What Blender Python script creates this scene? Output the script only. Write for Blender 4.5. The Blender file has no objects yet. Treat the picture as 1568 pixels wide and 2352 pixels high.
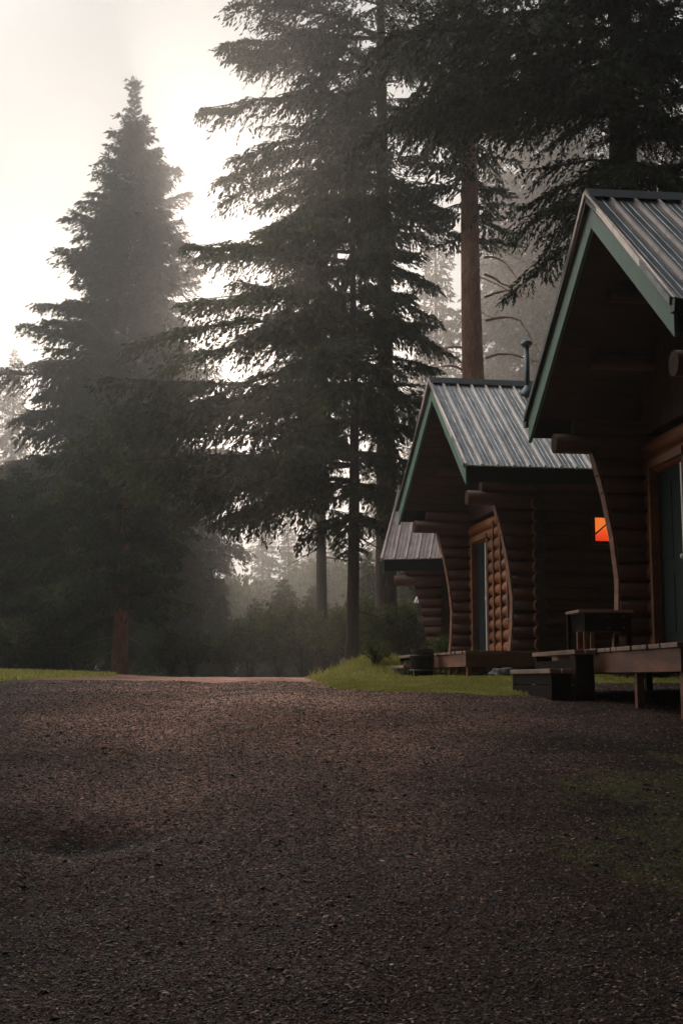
import bpy, math, random
import numpy as np
from mathutils import Vector
R = math.radians
rng = np.random.default_rng(7); random.seed(7)
scene = bpy.context.scene
col = scene.collection
FOC, YH = 2800.0, 1560.0            # focal length and horizon row of the 1568 x 2352 reading of the photograph
PITCH = math.atan((YH - 1176) / FOC)

# ------------------------------------------------------------------ helpers
def tag(o, label=None, cat=None, group=None, kind=None):
    if label: o['label'] = label
    if cat: o['category'] = cat
    if group: o['group'] = group
    if kind: o['kind'] = kind
    return o
def empty(name, loc=(0, 0, 0), rz=0.0):
    o = bpy.data.objects.new(name, None); col.objects.link(o)
    o.location = loc; o.rotation_euler = (0, 0, rz); o.empty_display_size = .3
    return o
class MB:
    def __init__(s): s.v = []; s.f = []; s.sm = []
    def add(s, vs, fs, smooth=False):
        b = len(s.v); s.v += [tuple(p) for p in vs]
        s.f += [tuple(i + b for i in q) for q in fs]; s.sm += [smooth] * len(fs)
    def box(s, x0, x1, y0, y1, z0, z1, j=0.0):
        vs = [(x, y, z) for x in (x0, x1) for y in (y0, y1) for z in (z0, z1)]
        if j: vs = [tuple(c + random.uniform(-j, j) for c in p) for p in vs]
        s.add(vs, [(0, 1, 3, 2), (4, 6, 7, 5), (0, 4, 5, 1), (2, 3, 7, 6), (0, 2, 6, 4), (1, 5, 7, 3)])
    def hexa(s, lo, hi):   # two quads of four points
        s.add(list(lo) + list(hi), [(0, 3, 2, 1), (4, 5, 6, 7), (0, 1, 5, 4), (1, 2, 6, 5), (2, 3, 7, 6), (3, 0, 4, 7)])
    def tube(s, pts, rad, n=10, cap=True, jit=0.0):
        pts = [np.array(p, float) for p in pts]; rings = []
        if not hasattr(rad, '__len__'): rad = [rad] * len(pts)
        for i, p in enumerate(pts):
            t = pts[min(i + 1, len(pts) - 1)] - pts[max(i - 1, 0)]; t /= np.linalg.norm(t) + 1e-9
            u = np.cross(t, (0, 0, 1.)) if abs(t[2]) < .9 else np.cross(t, (1., 0, 0)); u /= np.linalg.norm(u); w = np.cross(t, u)
            rings.append([p + (u * math.cos(a) + w * math.sin(a)) * rad[i] * (1 + random.uniform(-jit, jit)) for a in [2 * math.pi * k / n for k in range(n)]])
        b = len(s.v); s.v += [tuple(q) for r in rings for q in r]
        for i in range(len(pts) - 1):
            for k in range(n):
                s.f.append((b + i * n + k, b + i * n + (k + 1) % n, b + (i + 1) * n + (k + 1) % n, b + (i + 1) * n + k)); s.sm.append(True)
        if cap:
            s.f.append(tuple(b + k for k in range(n - 1, -1, -1))); s.sm.append(False)
            s.f.append(tuple(b + (len(pts) - 1) * n + k for k in range(n))); s.sm.append(False)
    def build(s, name, m, parent=None, bevel=0.0):
        me = bpy.data.meshes.new(name); me.from_pydata(s.v, [], s.f); me.polygons.foreach_set('use_smooth', s.sm); me.update()
        o = bpy.data.objects.new(name, me); col.objects.link(o); me.materials.append(m)
        if parent: o.parent = parent
        if m in (M.get('log'), M.get('log_y_lit')):
            me.materials.append(M['endgrain']); me.polygons.foreach_set('material_index', [int(len(q) > 4) for q in s.f])
        if bevel:
            b = o.modifiers.new('bevel', 'BEVEL'); b.width = bevel; b.segments = 2; b.limit_method = 'ANGLE'
        return o
def raw_mesh(name, V, sizes, m, parent=None, attr=None, smooth=False):
    """V (n,3) unshared or shared points; sizes = (faces (k,m) int array)"""
    F = sizes; k, n = F.shape
    me = bpy.data.meshes.new(name)
    me.vertices.add(len(V)); me.vertices.foreach_set('co', np.ascontiguousarray(V, np.float32).ravel())
    me.loops.add(k * n); me.loops.foreach_set('vertex_index', np.ascontiguousarray(F, np.int32).ravel())
    me.polygons.add(k); me.polygons.foreach_set('loop_start', np.arange(0, k * n, n, dtype=np.int32))
    me.polygons.foreach_set('use_smooth', np.full(k, smooth))
    if attr:
        for an, (dom, data) in attr.items():
            a = me.attributes.new(an, 'FLOAT', dom); a.data.foreach_set('value', np.ascontiguousarray(data, np.float32))
    me.update(calc_edges=True)
    me.materials.append(m)
    o = bpy.data.objects.new(name, me); col.objects.link(o)
    if parent: o.parent = parent
    return o

# ------------------------------------------------------------------ materials
class NT:
    def __init__(s, name):
        s.m = bpy.data.materials.new(name); s.m.use_nodes = True; s.t = s.m.node_tree
        s.p = s.t.nodes['Principled BSDF']; s.out = s.t.nodes['Material Output']
    def n(s, kind, **kw):
        d = s.t.nodes.new(kind)
        for k, v in kw.items():
            if k.startswith('_'): setattr(d, k[1:], v)
            else: d.inputs[k.replace('__', ' ')].default_value = v
        return d
    def l(s, a, b): s.t.links.new(a, b)
    def coord(s, scale=(1, 1, 1), kind='Object'):
        c = s.n('ShaderNodeTexCoord'); m = s.n('ShaderNodeMapping'); m.inputs['Scale'].default_value = scale
        s.l(c.outputs[kind], m.inputs['Vector']); return m.outputs['Vector']
    def noise(s, vec, scale, detail=4, rough=.55):
        d = s.n('ShaderNodeTexNoise', Scale=scale, Detail=detail, Roughness=rough); s.l(vec, d.inputs['Vector']); return d.outputs['Fac']
    def ramp(s, fac, stops):
        r = s.n('ShaderNodeValToRGB'); e = r.color_ramp.elements
        while len(e) < len(stops): e.new(.5)
        for q, (p, c) in zip(e, stops): q.position = p; q.color = (*c, 1) if len(c) == 3 else c
        s.l(fac, r.inputs['Fac']); return r.outputs['Color']
    def mix(s, fac, a, b, mode='MIX'):
        d = s.n('ShaderNodeMix', _data_type='RGBA', _blend_type=mode)
        for k, v in ((0, fac), (6, a), (7, b)):
            if hasattr(v, 'links'): s.l(v, d.inputs[k])
            else: d.inputs[k].default_value = v if k == 0 else (*v, 1)
        return d.outputs[2]
    def bump(s, h, strength=.3, dist=.02):
        b = s.n('ShaderNodeBump', Strength=strength, Distance=dist); s.l(h, b.inputs['Height']); s.l(b.outputs['Normal'], s.p.inputs['Normal'])
def wood(name, c0, c1, rough=.6, scale=(1, 1, 1), bump=.3, spec=.4):
    t = NT(name); v = t.coord(scale)
    a = t.noise(v, 6, 6, .65); b = t.noise(v, 45, 3)
    c = t.ramp(a, [(.3, c0), (.7, c1)])
    c = t.mix(.35, c, t.ramp(b, [(.35, (.25, .25, .25)), (.65, (1, 1, 1))]), 'MULTIPLY'); c = t.mix(.6, c, t.ramp(t.noise(t.coord((.4, .4, 1.6)), 3, 4, .6), [(.35, (.3, .26, .24)), (.62, (1.3, 1.22, 1.15))]), 'MULTIPLY')
    t.l(c, t.p.inputs['Base Color']); t.p.inputs['Roughness'].default_value = rough; t.p.inputs['Specular IOR Level'].default_value = spec
    t.bump(b, bump, .006); return t.m
def paint(name, c, rough=.45, dirt=.35, metallic=0.0):
    t = NT(name); v = t.coord()
    a = t.noise(v, 4, 6, .6); st = t.noise(t.coord((1, 1, .2)), 14, 4)
    k = tuple(x * .55 for x in c)
    cc = t.mix(dirt, c, t.ramp(a, [(.35, k), (.65, c)])); cc = t.mix(.25, cc, t.ramp(st, [(.4, (.5, .5, .5)), (.6, (1, 1, 1))]), 'MULTIPLY')
    t.l(cc, t.p.inputs['Base Color']); t.p.inputs['Metallic'].default_value = metallic
    r = t.n('ShaderNodeMapRange'); r.inputs[3].default_value = rough - .1; r.inputs[4].default_value = rough + .15; t.l(a, r.inputs[0]); t.l(r.outputs[0], t.p.inputs['Roughness'])
    t.bump(t.noise(v, 60, 3), .12, .004); return t.m
def bark(name, c0, c1):
    t = NT(name); v = t.coord((1, 1, .28))
    a = t.noise(v, 9, 6, .65); w = t.n('ShaderNodeTexVoronoi', Scale=16.0); t.l(v, w.inputs['Vector'])
    big = t.noise(t.coord((1, 1, .6)), 1.6, 3)
    c = t.ramp(a, [(.32, c0), (.68, c1)]); c = t.mix(.55, c, t.ramp(w.outputs['Distance'], [(0, (.35, .33, .3)), (.5, (1.1, 1.05, 1))]), 'MULTIPLY')
    c = t.mix(.25, c, t.ramp(big, [(.4, (.55, .6, .5)), (.62, (1, 1, 1))]), 'MULTIPLY')
    t.l(c, t.p.inputs['Base Color']); t.p.inputs['Roughness'].default_value = .9; t.p.inputs['Specular IOR Level'].default_value = .2
    t.bump(a, .8, .04); return t.m
def leaf(name, c0, c1, c2, trans=.3, scale=.8):
    t = NT(name); v = t.coord()
    a = t.noise(v, scale, 4, .7)
    at = t.n('ShaderNodeAttribute', _attribute_name='rnd')
    c = t.mix(at.outputs['Fac'], c0, c1); c = t.mix(t.ramp(a, [(.45, (0, 0, 0)), (.68, (1, 1, 1))]), c, c2)
    t.l(c, t.p.inputs['Base Color']); t.p.inputs['Roughness'].default_value = .7; t.p.inputs['Specular IOR Level'].default_value = .25
    tr = t.n('ShaderNodeBsdfTranslucent'); t.l(c, tr.inputs['Color'])
    mx = t.n('ShaderNodeMixShader', Fac=trans); t.l(t.p.outputs[0], mx.inputs[1]); t.l(tr.outputs[0], mx.inputs[2]); t.l(mx.outputs[0], t.out.inputs['Surface'])
    return t.m
def ribbed(name, panel, dark, rib, rough, metallic):
    t = NT(name); v = t.coord((6, .7, .7)); st = t.noise(v, 3.2, 6, .7); fine = t.noise(t.coord(), 5, 5, .7)
    c = t.ramp(st, [(.34, dark), (.62, panel)]); c = t.mix(.5, c, t.ramp(fine, [(.35, (.35, .35, .35)), (.6, (1, 1, 1))]), 'MULTIPLY')
    co = t.n('ShaderNodeTexCoord'); sx = t.n('ShaderNodeSeparateXYZ'); t.l(co.outputs['Object'], sx.inputs[0])
    ad = t.n('ShaderNodeMath', _operation='ADD'); ad.inputs[1].default_value = .27; t.l(sx.outputs[0], ad.inputs[0])
    mo = t.n('ShaderNodeMath', _operation='MODULO'); mo.inputs[1].default_value = .25; t.l(ad.outputs[0], mo.inputs[0])
    lt = t.n('ShaderNodeMath', _operation='LESS_THAN'); lt.inputs[1].default_value = .043; t.l(mo.outputs[0], lt.inputs[0])
    ww = t.n('ShaderNodeMath', _operation='MULTIPLY'); t.l(lt.outputs[0], ww.inputs[0]); t.l(t.ramp(t.noise(t.coord(), 2.2, 5, .7), [(.3, (.35, .35, .35)), (.5, (1, 1, 1))]), ww.inputs[1])
    t.l(t.mix(ww.outputs[0], c, rib), t.p.inputs['Base Color']); t.p.inputs['Metallic'].default_value = metallic
    r = t.n('ShaderNodeMapRange'); r.inputs[3].default_value = rough + .2; r.inputs[4].default_value = rough - .08; t.l(st, r.inputs[0]); t.l(r.outputs[0], t.p.inputs['Roughness'])
    t.bump(fine, .1, .01); return t.m
M = {}
M['log'] = wood('shaded_log_wood', (.060, .018, .007), (.13, .040, .014), .5, (.35, 2, 2), .45, .25)  # darker copy of the log wood: side-wall shade put into the colour
M['log_y_lit'] = wood('lit_front_log_wood', (.18, .056, .018), (.36, .135, .046), .46, (2, .35, 2), .45, .35)  # lighter copy: light on the front logs put into the colour
M['endgrain'] = wood('shaded_log_end', (.035, .022, .014), (.075, .045, .028), .8, (2, 2, 2), .3, .1)  # cut ends darkened in colour to stand in for shade
M['trim'] = wood('brown_trim', (.17, .065, .025), (.28, .115, .045), .5, (2, 2, .3), .2)
M['plank'] = wood('deck_plank', (.22, .13, .095), (.40, .26, .20), .6, (.3, 2, 2), .3)
M['beam'] = wood('deck_beam', (.16, .06, .03), (.27, .115, .065), .6, (2, .3, 2), .3)
M['darkwood'] = wood('weathered_dark_wood', (.014, .010, .008), (.03, .02, .016), .9, (1, 1, 1), .4, .08)
M['soffit'] = wood('soffit_wood', (.05, .016, .008), (.09, .032, .014), .6, (.3, 2, 2), .2)
M['green'] = paint('green_fascia_paint', (.085, .19, .13), .5)
M['doorgreen'] = paint('dark_green_door_paint', (.004, .013, .012), .6); M['doorgreen'].node_tree.nodes['Principled BSDF'].inputs['Specular IOR Level'].default_value = .12
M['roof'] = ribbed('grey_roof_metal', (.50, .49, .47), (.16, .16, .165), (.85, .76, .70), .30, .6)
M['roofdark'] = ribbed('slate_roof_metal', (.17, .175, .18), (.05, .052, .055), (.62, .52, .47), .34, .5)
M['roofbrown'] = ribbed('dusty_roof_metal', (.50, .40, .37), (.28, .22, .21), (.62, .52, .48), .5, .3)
M['blackmetal'] = paint('black_metal', (.018, .02, .021), .5, .3)
M['pipe'] = paint('galvanised_pipe', (.16, .20, .22), .45, .5, .6)
M['white'] = paint('white_window_paint', (.72, .72, .68), .5, .2)
M['bark_dark'] = bark('dark_bark', (.028, .021, .017), (.085, .062, .048))
M['bark_red'] = bark('reddish_bark', (.36, .16, .10), (.66, .34, .24))
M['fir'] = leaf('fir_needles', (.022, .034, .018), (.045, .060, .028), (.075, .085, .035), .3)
M['firshaded'] = leaf('shaded_fir_needles', (.014, .022, .012), (.030, .040, .020), (.05, .056, .026), .2)  # darker copy of the needles: shade put into the near fir's colour
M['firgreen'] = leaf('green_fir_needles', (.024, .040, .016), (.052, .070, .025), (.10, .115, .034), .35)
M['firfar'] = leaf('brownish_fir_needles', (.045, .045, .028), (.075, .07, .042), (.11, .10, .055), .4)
M['bush'] = leaf('shrub_leaves', (.04, .06, .02), (.10, .12, .035), (.18, .19, .05), .4, 1.5)
M['grass'] = leaf('grass_blades', (.25, .245, .055), (.42, .39, .105), (.52, .46, .16), .4, .9)
M['mossgrass'] = leaf('dark_moss_grass', (.045, .055, .014), (.085, .095, .026), (.13, .12, .045), .3, 1.5)
M['moss'] = leaf('hanging_moss', (.14, .13, .06), (.22, .19, .10), (.28, .24, .13), .4, 2)
t = NT('window_glass'); t.p.inputs['Base Color'].default_value = (.02, .03, .035, 1); t.p.inputs['Roughness'].default_value = .06; M['glass'] = t.m
t = NT('lit_window_glass'); v = t.coord()
sz = t.n('ShaderNodeSeparateXYZ'); t.l(v, sz.inputs[0]); zr = t.n('ShaderNodeMapRange'); zr.inputs[1].default_value = 1.72; zr.inputs[2].default_value = 2.09; t.l(sz.outputs[2], zr.inputs[0]); zz = t.n('ShaderNodeMath', _operation='ADD'); t.l(zr.outputs[0], zz.inputs[0]); t.l(t.noise(v, 7, 4), zz.inputs[1]); c = t.ramp(zz.outputs[0], [(.35, (.80, .035, .010)), (.85, (1.0, .095, .018)), (1.0, (1.0, .22, .035))]); t.l(c, t.p.inputs['Emission Color']); t.p.inputs['Emission Strength'].default_value = .85
t.p.inputs['Base Color'].default_value = (.3, .08, .02, 1); t.p.inputs['Roughness'].default_value = .2; M['lit'] = t.m
t = NT('rock'); v = t.coord(); t.l(t.ramp(t.noise(v, 6, 6, .7), [(.3, (.06, .06, .06)), (.7, (.22, .22, .21))]), t.p.inputs['Base Color']); t.p.inputs['Roughness'].default_value = .85; t.bump(t.noise(v, 14, 5), .6, .03); M['rock'] = t.m
M['winframe'] = paint('grey_window_frame_paint', (.045, .06, .058), .5)
t = NT('pebbles'); at = t.n('ShaderNodeAttribute', _attribute_name='rnd')
t.l(t.ramp(at.outputs['Fac'], [(0, (.02, .017, .016)), (.3, (.07, .045, .035)), (.5, (.18, .098, .066)), (.7, (.34, .22, .165)), (.84, (.58, .35, .24)), (1, (.85, .70, .58))]), t.p.inputs['Base Color'])
t.p.inputs['Roughness'].default_value = .55; t.p.inputs['Specular IOR Level'].default_value = .22; M['pebble'] = t.m
t = NT('dead_leaves'); at = t.n('ShaderNodeAttribute', _attribute_name='rnd')
t.l(t.ramp(at.outputs['Fac'], [(0, (.05, .025, .014)), (.5, (.20, .09, .04)), (.85, (.36, .2, .1)), (1, (.5, .38, .25))]), t.p.inputs['Base Color']); t.p.inputs['Roughness'].default_value = .6; M['litter'] = t.m

# ------------------------------------------------------------------ terrain
PX = np.array([-60, -20, 0, 3, 5.5, 8, 12, 16, 20, 28, 36, 44, 60, 100, 400.])
PZ = np.array([-2.6, -1.6, -1.08, -.96, -.76, -.5, -.19, -.06, .01, .04, .05, -.03, -.2, -.5, -2.])
_yy = np.linspace(-60, 400, 4601); _zz = np.interp(_yy, PX, PZ)
_k = np.hanning(41); _k /= _k.sum(); _zz = np.convolve(np.pad(_zz, 20, 'edge'), _k, 'valid')
def fbm(x, y, s, seed=0):
    r = np.random.default_rng(seed); z = 0
    for i in range(7):
        a = r.uniform(0, 6.28); f = s * (1.0 + .55 * i); z = z + np.sin((x * math.cos(a) + y * math.sin(a)) * f + r.uniform(0, 6.28) + 1.3 * np.sin((x * math.sin(a) - y * math.cos(a)) * f * .7 + i)) / (1 + .5 * i)
    return z / 3.2
def sst(a, b, x): t = np.clip((x - a) / (b - a), 0, 1); return t * t * (3 - 2 * t)
def ground_z(x, y):
    x = np.asarray(x, float); y = np.asarray(y, float)
    z = np.interp(y, _yy, _zz)
    z = z + .17 * sst(4, 9, -x) * sst(14, 30, y)
    z = z + .40 * np.exp(-((x - .72) / .75) ** 2 - ((y - 23.3) / 1.5) ** 2)
    z = z + .06 * sst(.5, 3, x) * sst(13, 18, y)
    z = z + .018 * fbm(x, y, 1.1, 3) + .008 * fbm(x, y, 5.2, 4)
    z = z - .035 * np.exp(-((x + .9 + .05 * y) / .28) ** 2) * sst(40, 10, y) - .03 * np.exp(-((x - .55 + .05 * y) / .28) ** 2) * sst(40, 10, y)
    z = z - .075 * np.exp(-((x + 1.22 - .25 * (y - 5.95)) / .42) ** 2 - ((y - 5.95) / .32) ** 2)
    return z
def in_poly(x, y, P):
    c = np.zeros(x.shape, bool); n = len(P)
    for i in range(n):
        (x0, y0), (x1, y1) = P[i], P[(i + 1) % n]
        c ^= ((y0 > y) != (y1 > y)) & (x < (x1 - x0) * (y - y0) / (y1 - y0 + 1e-12) + x0)
    return c
POLY_R = [(.0, 14.6), (.6, 13.4), (1.5, 12.75), (1.98, 12.7), (2.1, 14.2), (3.0, 15.4), (9, 16), (9, 17.5), (5, 24.5), (1.2, 25.5), (.6, 28), (-.9, 33), (-.75, 26), (-.4, 19)]
POLY_L = [(-4.7, 15.8), (-5.0, 22), (-5.5, 30), (-7, 38), (-14, 48), (-60, 60), (-60, 10), (-9, 13)]
def grass_mask(x, y):
    wx = x + .12 * fbm(x, y, 3.1, 11) + .05 * fbm(x, y, 9, 12); wy = y + .35 * fbm(x, y, 1.7, 13) * np.clip(y / 20, .2, 2)
    m = np.maximum(in_poly(wx, wy, POLY_R), in_poly(wx, wy, POLY_L)).astype(float)
    n = fbm(x, y, 2.3, 21) * .6 + fbm(x, y, 7.1, 22) * .4
    f = np.exp(-((x - 1.5) / .75) ** 2 - ((y - 5.6) / 1.5) ** 2) + .7 * np.exp(-((x - 1.15) / .28) ** 2 - ((y - 9.3) / .7) ** 2) + .8 * np.exp(-((x - 2.4) / .8) ** 2 - ((y - 7.4) / 1.6) ** 2)
    f = np.clip(f * 1.1 + n * .8 - .26, 0, .52)
    forest = sst(34, 42, y) * .6 + sst(9.5, 11, x) * sst(15, 12, y) * .5
    return np.maximum(np.maximum(m, f), forest)
def axis(a, b, c, h0, h1):  # spacing h0 inside (a,b) growing outwards to +-c
    core = list(np.arange(a, b, h0)); out = [b]; h = h0
    while out[-1] < c: h = min(h * 1.12, h1); out.append(out[-1] + h)
    lo = [a]; h = h0
    while lo[-1] > -c: h = min(h * 1.12, h1); lo.append(lo[-1] - h)
    return np.array(lo[::-1] + core[1:] + out)
gx = axis(-3, 4, 290, .05, 8); gy = axis(2, 14, 290, .06, 8)
X, Y = np.meshgrid(gx, gy); Z = ground_z(X, Y); nx, ny = len(gx), len(gy)
idx = np.arange(nx * ny).reshape(ny, nx)
Fq = np.stack([idx[:-1, :-1], idx[:-1, 1:], idx[1:, 1:], idx[1:, :-1]], -1).reshape(-1, 4)
t = NT('gravel_and_grass_ground'); v = t.coord()
gm = t.n('ShaderNodeAttribute', _attribute_name='grass'); wet = t.n('ShaderNodeAttribute', _attribute_name='wet')
vo = t.n('ShaderNodeTexVoronoi', Scale=55.0); t.l(v, vo.inputs['Vector']); vo2 = t.n('ShaderNodeTexVoronoi', Scale=95.0); t.l(v, vo2.inputs['Vector'])
sep = t.n('ShaderNodeSeparateColor'); t.l(vo.outputs['Color'], sep.inputs[0]); sep2 = t.n('ShaderNodeSeparateColor'); t.l(vo2.outputs['Color'], sep2.inputs[0])
big = t.noise(v, .55, 5, .6)
stops = [(0, (.02, .014, .012)), (.4, (.105, .058, .040)), (.7, (.26, .155, .11)), (.9, (.45, .32, .26)), (1, (.7, .55, .46))]
ca = t.mix(.45, t.ramp(sep.outputs[0], stops), t.ramp(sep2.outputs[0], stops))
ca = t.mix(.8, ca, t.ramp(big, [(.36, (.55, .45, .40)), (.62, (1.35, 1.3, 1.3))]), 'MULTIPLY')
ca = t.mix(wet.outputs['Fac'], ca, (.018, .014, .012))
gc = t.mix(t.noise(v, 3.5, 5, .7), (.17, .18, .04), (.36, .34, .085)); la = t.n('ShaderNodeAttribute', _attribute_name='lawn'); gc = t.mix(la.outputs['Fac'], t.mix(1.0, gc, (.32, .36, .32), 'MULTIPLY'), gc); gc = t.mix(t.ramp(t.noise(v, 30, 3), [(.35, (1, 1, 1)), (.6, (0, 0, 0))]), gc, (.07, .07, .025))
mr = t.n('ShaderNodeMath', _operation='ADD'); t.l(gm.outputs['Fac'], mr.inputs[0])
nn = t.n('ShaderNodeMapRange'); nn.inputs[3].default_value = -.35; nn.inputs[4].default_value = .35; t.l(t.noise(v, 9, 5, .7), nn.inputs[0]); t.l(nn.outputs[0], mr.inputs[1])
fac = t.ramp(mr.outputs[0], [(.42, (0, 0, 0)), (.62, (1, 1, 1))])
lane_light_n = t.n('ShaderNodeAttribute', _attribute_name='lane_light')
ca = t.mix(lane_light_n.outputs['Fac'], t.mix(1.0, ca, (.11, .10, .10), 'MULTIPLY'), t.mix(1.0, ca, (2.5, 2.15, 2.1), 'MULTIPLY'))  # near gravel darkened and far lane brightened in colour, standing in for light
t.l(t.mix(fac, ca, gc), t.p.inputs['Base Color']); t.p.inputs['Roughness'].default_value = .85; t.p.inputs['Specular IOR Level'].default_value = .08
hsum = t.n('ShaderNodeMath', _operation='ADD'); t.l(sep.outputs[1], hsum.inputs[0]); t.l(sep2.outputs[1], hsum.inputs[1]); t.bump(hsum.outputs[0], .35, .008)
wetv = np.clip(1.5 * np.exp(-((X + 1.22 - .25 * (Y - 5.95)) / .40) ** 2 - ((Y - 5.95) / .24) ** 2) * (.5 + .9 * fbm(X, Y, 7, 5)) + .5 * np.exp(-((X - .9) / .35) ** 2 - ((Y - 6.9) / .12) ** 2), 0, 1)
def lane_light_v(x, y):  # painted light falloff: bright along the far lane, dark close by
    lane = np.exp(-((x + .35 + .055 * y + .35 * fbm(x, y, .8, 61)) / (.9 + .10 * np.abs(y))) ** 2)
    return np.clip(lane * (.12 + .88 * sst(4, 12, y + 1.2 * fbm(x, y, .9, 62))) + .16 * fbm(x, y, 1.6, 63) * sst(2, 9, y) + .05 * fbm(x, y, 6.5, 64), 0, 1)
lane_light_pts = lane_light_v(X, Y)
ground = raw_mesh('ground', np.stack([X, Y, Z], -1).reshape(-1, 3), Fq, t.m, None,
    {'grass': ('POINT', grass_mask(X, Y).ravel()), 'wet': ('POINT', np.clip(wetv, 0, .9).ravel()), 'lane_light': ('POINT', lane_light_pts.ravel()), 'lawn': ('POINT', sst(10.5, 13, Y).ravel())}, True)
tag(ground, kind='structure')

# ------------------------------------------------------------------ pebbles, leaf litter, grass blades (uncountable: stuff)
def visible_pts(n, y0, y1, bias=1.0, half=.33):
    u = rng.random(n) ** bias; y = y0 * (y1 / y0) ** u; x = rng.uniform(-half, half, n) * y; return x, y
def pebbles(name, n, y0, y1, s0, s1, bias, keep_grass=.55):
    x, y = visible_pts(n, y0, y1, bias); g = grass_mask(x, y); k = rng.random(n) > g * keep_grass * 1.6; x, y = x[k], y[k]; n = len(x)
    clump = np.clip(.7 + .4 * fbm(x, y, 1.9, 31), .3, 1); k = rng.random(n) < clump + .25; x, y = x[k], y[k]; n = len(x)
    z = ground_z(x, y); s = (s0 + (s1 - s0) * rng.random(n) ** 2.5) * (.8 + .06 * y)
    base = np.array([(1, 0, 0), (0, 1, 0), (-1, 0, 0), (0, -1, 0), (.5, .4, .6), (-.4, .5, .65), (-.45, -.4, .6), (.4, -.5, .55)], float)
    F = np.array([(0, 1, 5, 4), (1, 2, 6, 5), (2, 3, 7, 6), (3, 0, 4, 7), (4, 5, 6, 7)])
    a = rng.uniform(0, 6.28, n); ca_, sa = np.cos(a), np.sin(a)
    B = base[None] * (1 + rng.uniform(-.3, .3, (n, 8, 3))); B[..., 0] *= rng.uniform(.7, 1.4, n)[:, None]; B[..., 2] *= rng.uniform(.35, .9, n)[:, None]
    B[..., 2] += B[..., 0] * rng.uniform(-.3, .3, n)[:, None]
    V = np.empty_like(B); V[..., 0] = B[..., 0] * ca_[:, None] - B[..., 1] * sa[:, None]; V[..., 1] = B[..., 0] * sa[:, None] + B[..., 1] * ca_[:, None]; V[..., 2] = B[..., 2]
    V *= s[:, None, None] * .5; V += np.stack([x, y, z - .0005], -1)[:, None]
    FF = (F[None] + (np.arange(n) * 8)[:, None, None]).reshape(-1, 4)
    dv = lane_light_v(x, y); r = np.where(rng.random(n) < .07 + .30 * dv + .05 * fbm(x, y, 1.4, 33), rng.uniform(.68, 1, n), rng.beta(1.2, 4, n) * .6)
    r = np.clip(r * (.78 + .24 * dv), 0, 1)  # same painted falloff carried into the pebble tones
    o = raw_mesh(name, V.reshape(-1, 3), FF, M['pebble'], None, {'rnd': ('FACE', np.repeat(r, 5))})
    return o
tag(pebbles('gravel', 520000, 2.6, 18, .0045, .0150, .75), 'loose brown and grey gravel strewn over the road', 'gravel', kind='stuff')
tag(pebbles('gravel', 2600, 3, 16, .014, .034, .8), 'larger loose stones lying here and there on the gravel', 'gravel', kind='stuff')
def litter(n):
    x, y = visible_pts(n, 2.6, 16, .9); z = ground_z(x, y) + .004
    L = rng.uniform(.008, .024, n); W = L * rng.uniform(.15, .5, n); a = rng.uniform(0, 6.28, n)
    d = np.stack([np.cos(a), np.sin(a), rng.uniform(-.15, .45, n)], -1); p = np.stack([-np.sin(a), np.cos(a), rng.uniform(-.4, .4, n)], -1)
    c = np.stack([x, y, z + .004], -1)
    V = np.stack([c - d * L[:, None] / 2, c + p * W[:, None] / 2, c + d * L[:, None] / 2, c - p * W[:, None] / 2], 1)
    return raw_mesh('leaf_litter', V.reshape(-1, 3), np.arange(4 * n).reshape(-1, 4), M['litter'], None, {'rnd': ('FACE', rng.random(n) ** 1.5)})
tag(litter(15000), 'fallen needles and dead leaf scraps scattered on the gravel', 'leaf litter', kind='stuff')
def grass(name, n, sampler, h0, h1, w, label, thr=.35, mt='grass'):
    x, y = sampler(n); g = grass_mask(x, y); k = (g > thr) & (rng.random(n) < g); x, y = x[k], y[k]; n = len(x); z = ground_z(x, y) - .004
    h = rng.uniform(h0, h1, n) * (.6 + .7 * rng.random(n)) * np.clip(.8 + .5 * fbm(x, y, 2.1, 41), .35, 1.6); a = rng.uniform(0, 6.28, n); ww = w * rng.uniform(.6, 1.4, n)
    b = rng.uniform(0, 6.28, n); ln = h * rng.uniform(.1, .8, n)
    c = np.stack([x, y, z], -1); p = np.stack([np.cos(a), np.sin(a), 0 * a], -1) * ww[:, None] / 2
    tip = c + np.stack([np.cos(b) * ln, np.sin(b) * ln, h], -1); mid = c * .5 + tip * .5 + np.stack([0 * a, 0 * a, h * .12], -1)
    V = np.stack([c - p, c + p, mid + p * .8, tip, mid - p * .8], 1)
    o = raw_mesh(name, V.reshape(-1, 3), np.arange(5 * n).reshape(-1, 5), M[mt], None, {'rnd': ('FACE', rng.random(n))})
    return tag(o, label, 'grass', kind='stuff')
grass('grass', 120000, lambda n: (rng.uniform(-1.2, 4.5, n), 12.2 + 17 * rng.random(n) ** 1.4), .02, .05, .010, 'short yellow green lawn grass in front of the far cabins')
grass('grass', 34000, lambda n: (rng.uniform(-13, -4.2, n), rng.uniform(14, 42, n)), .04, .09, .02, 'green grass verge on the left side of the road')
grass('grass', 34000, lambda n: visible_pts(n, 3, 11, 1.0), .012, .035, .0035, 'thin moss and grass growing through the gravel near the near cabin', .2, 'mossgrass')
def mound_s(n): return rng.normal(.75, .55, n), rng.normal(23.2, 1.1, n)
grass('grass', 4500, mound_s, .06, .19, .012, 'tall tufted grass on the little mound beside the far cabin steps', .3)

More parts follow.
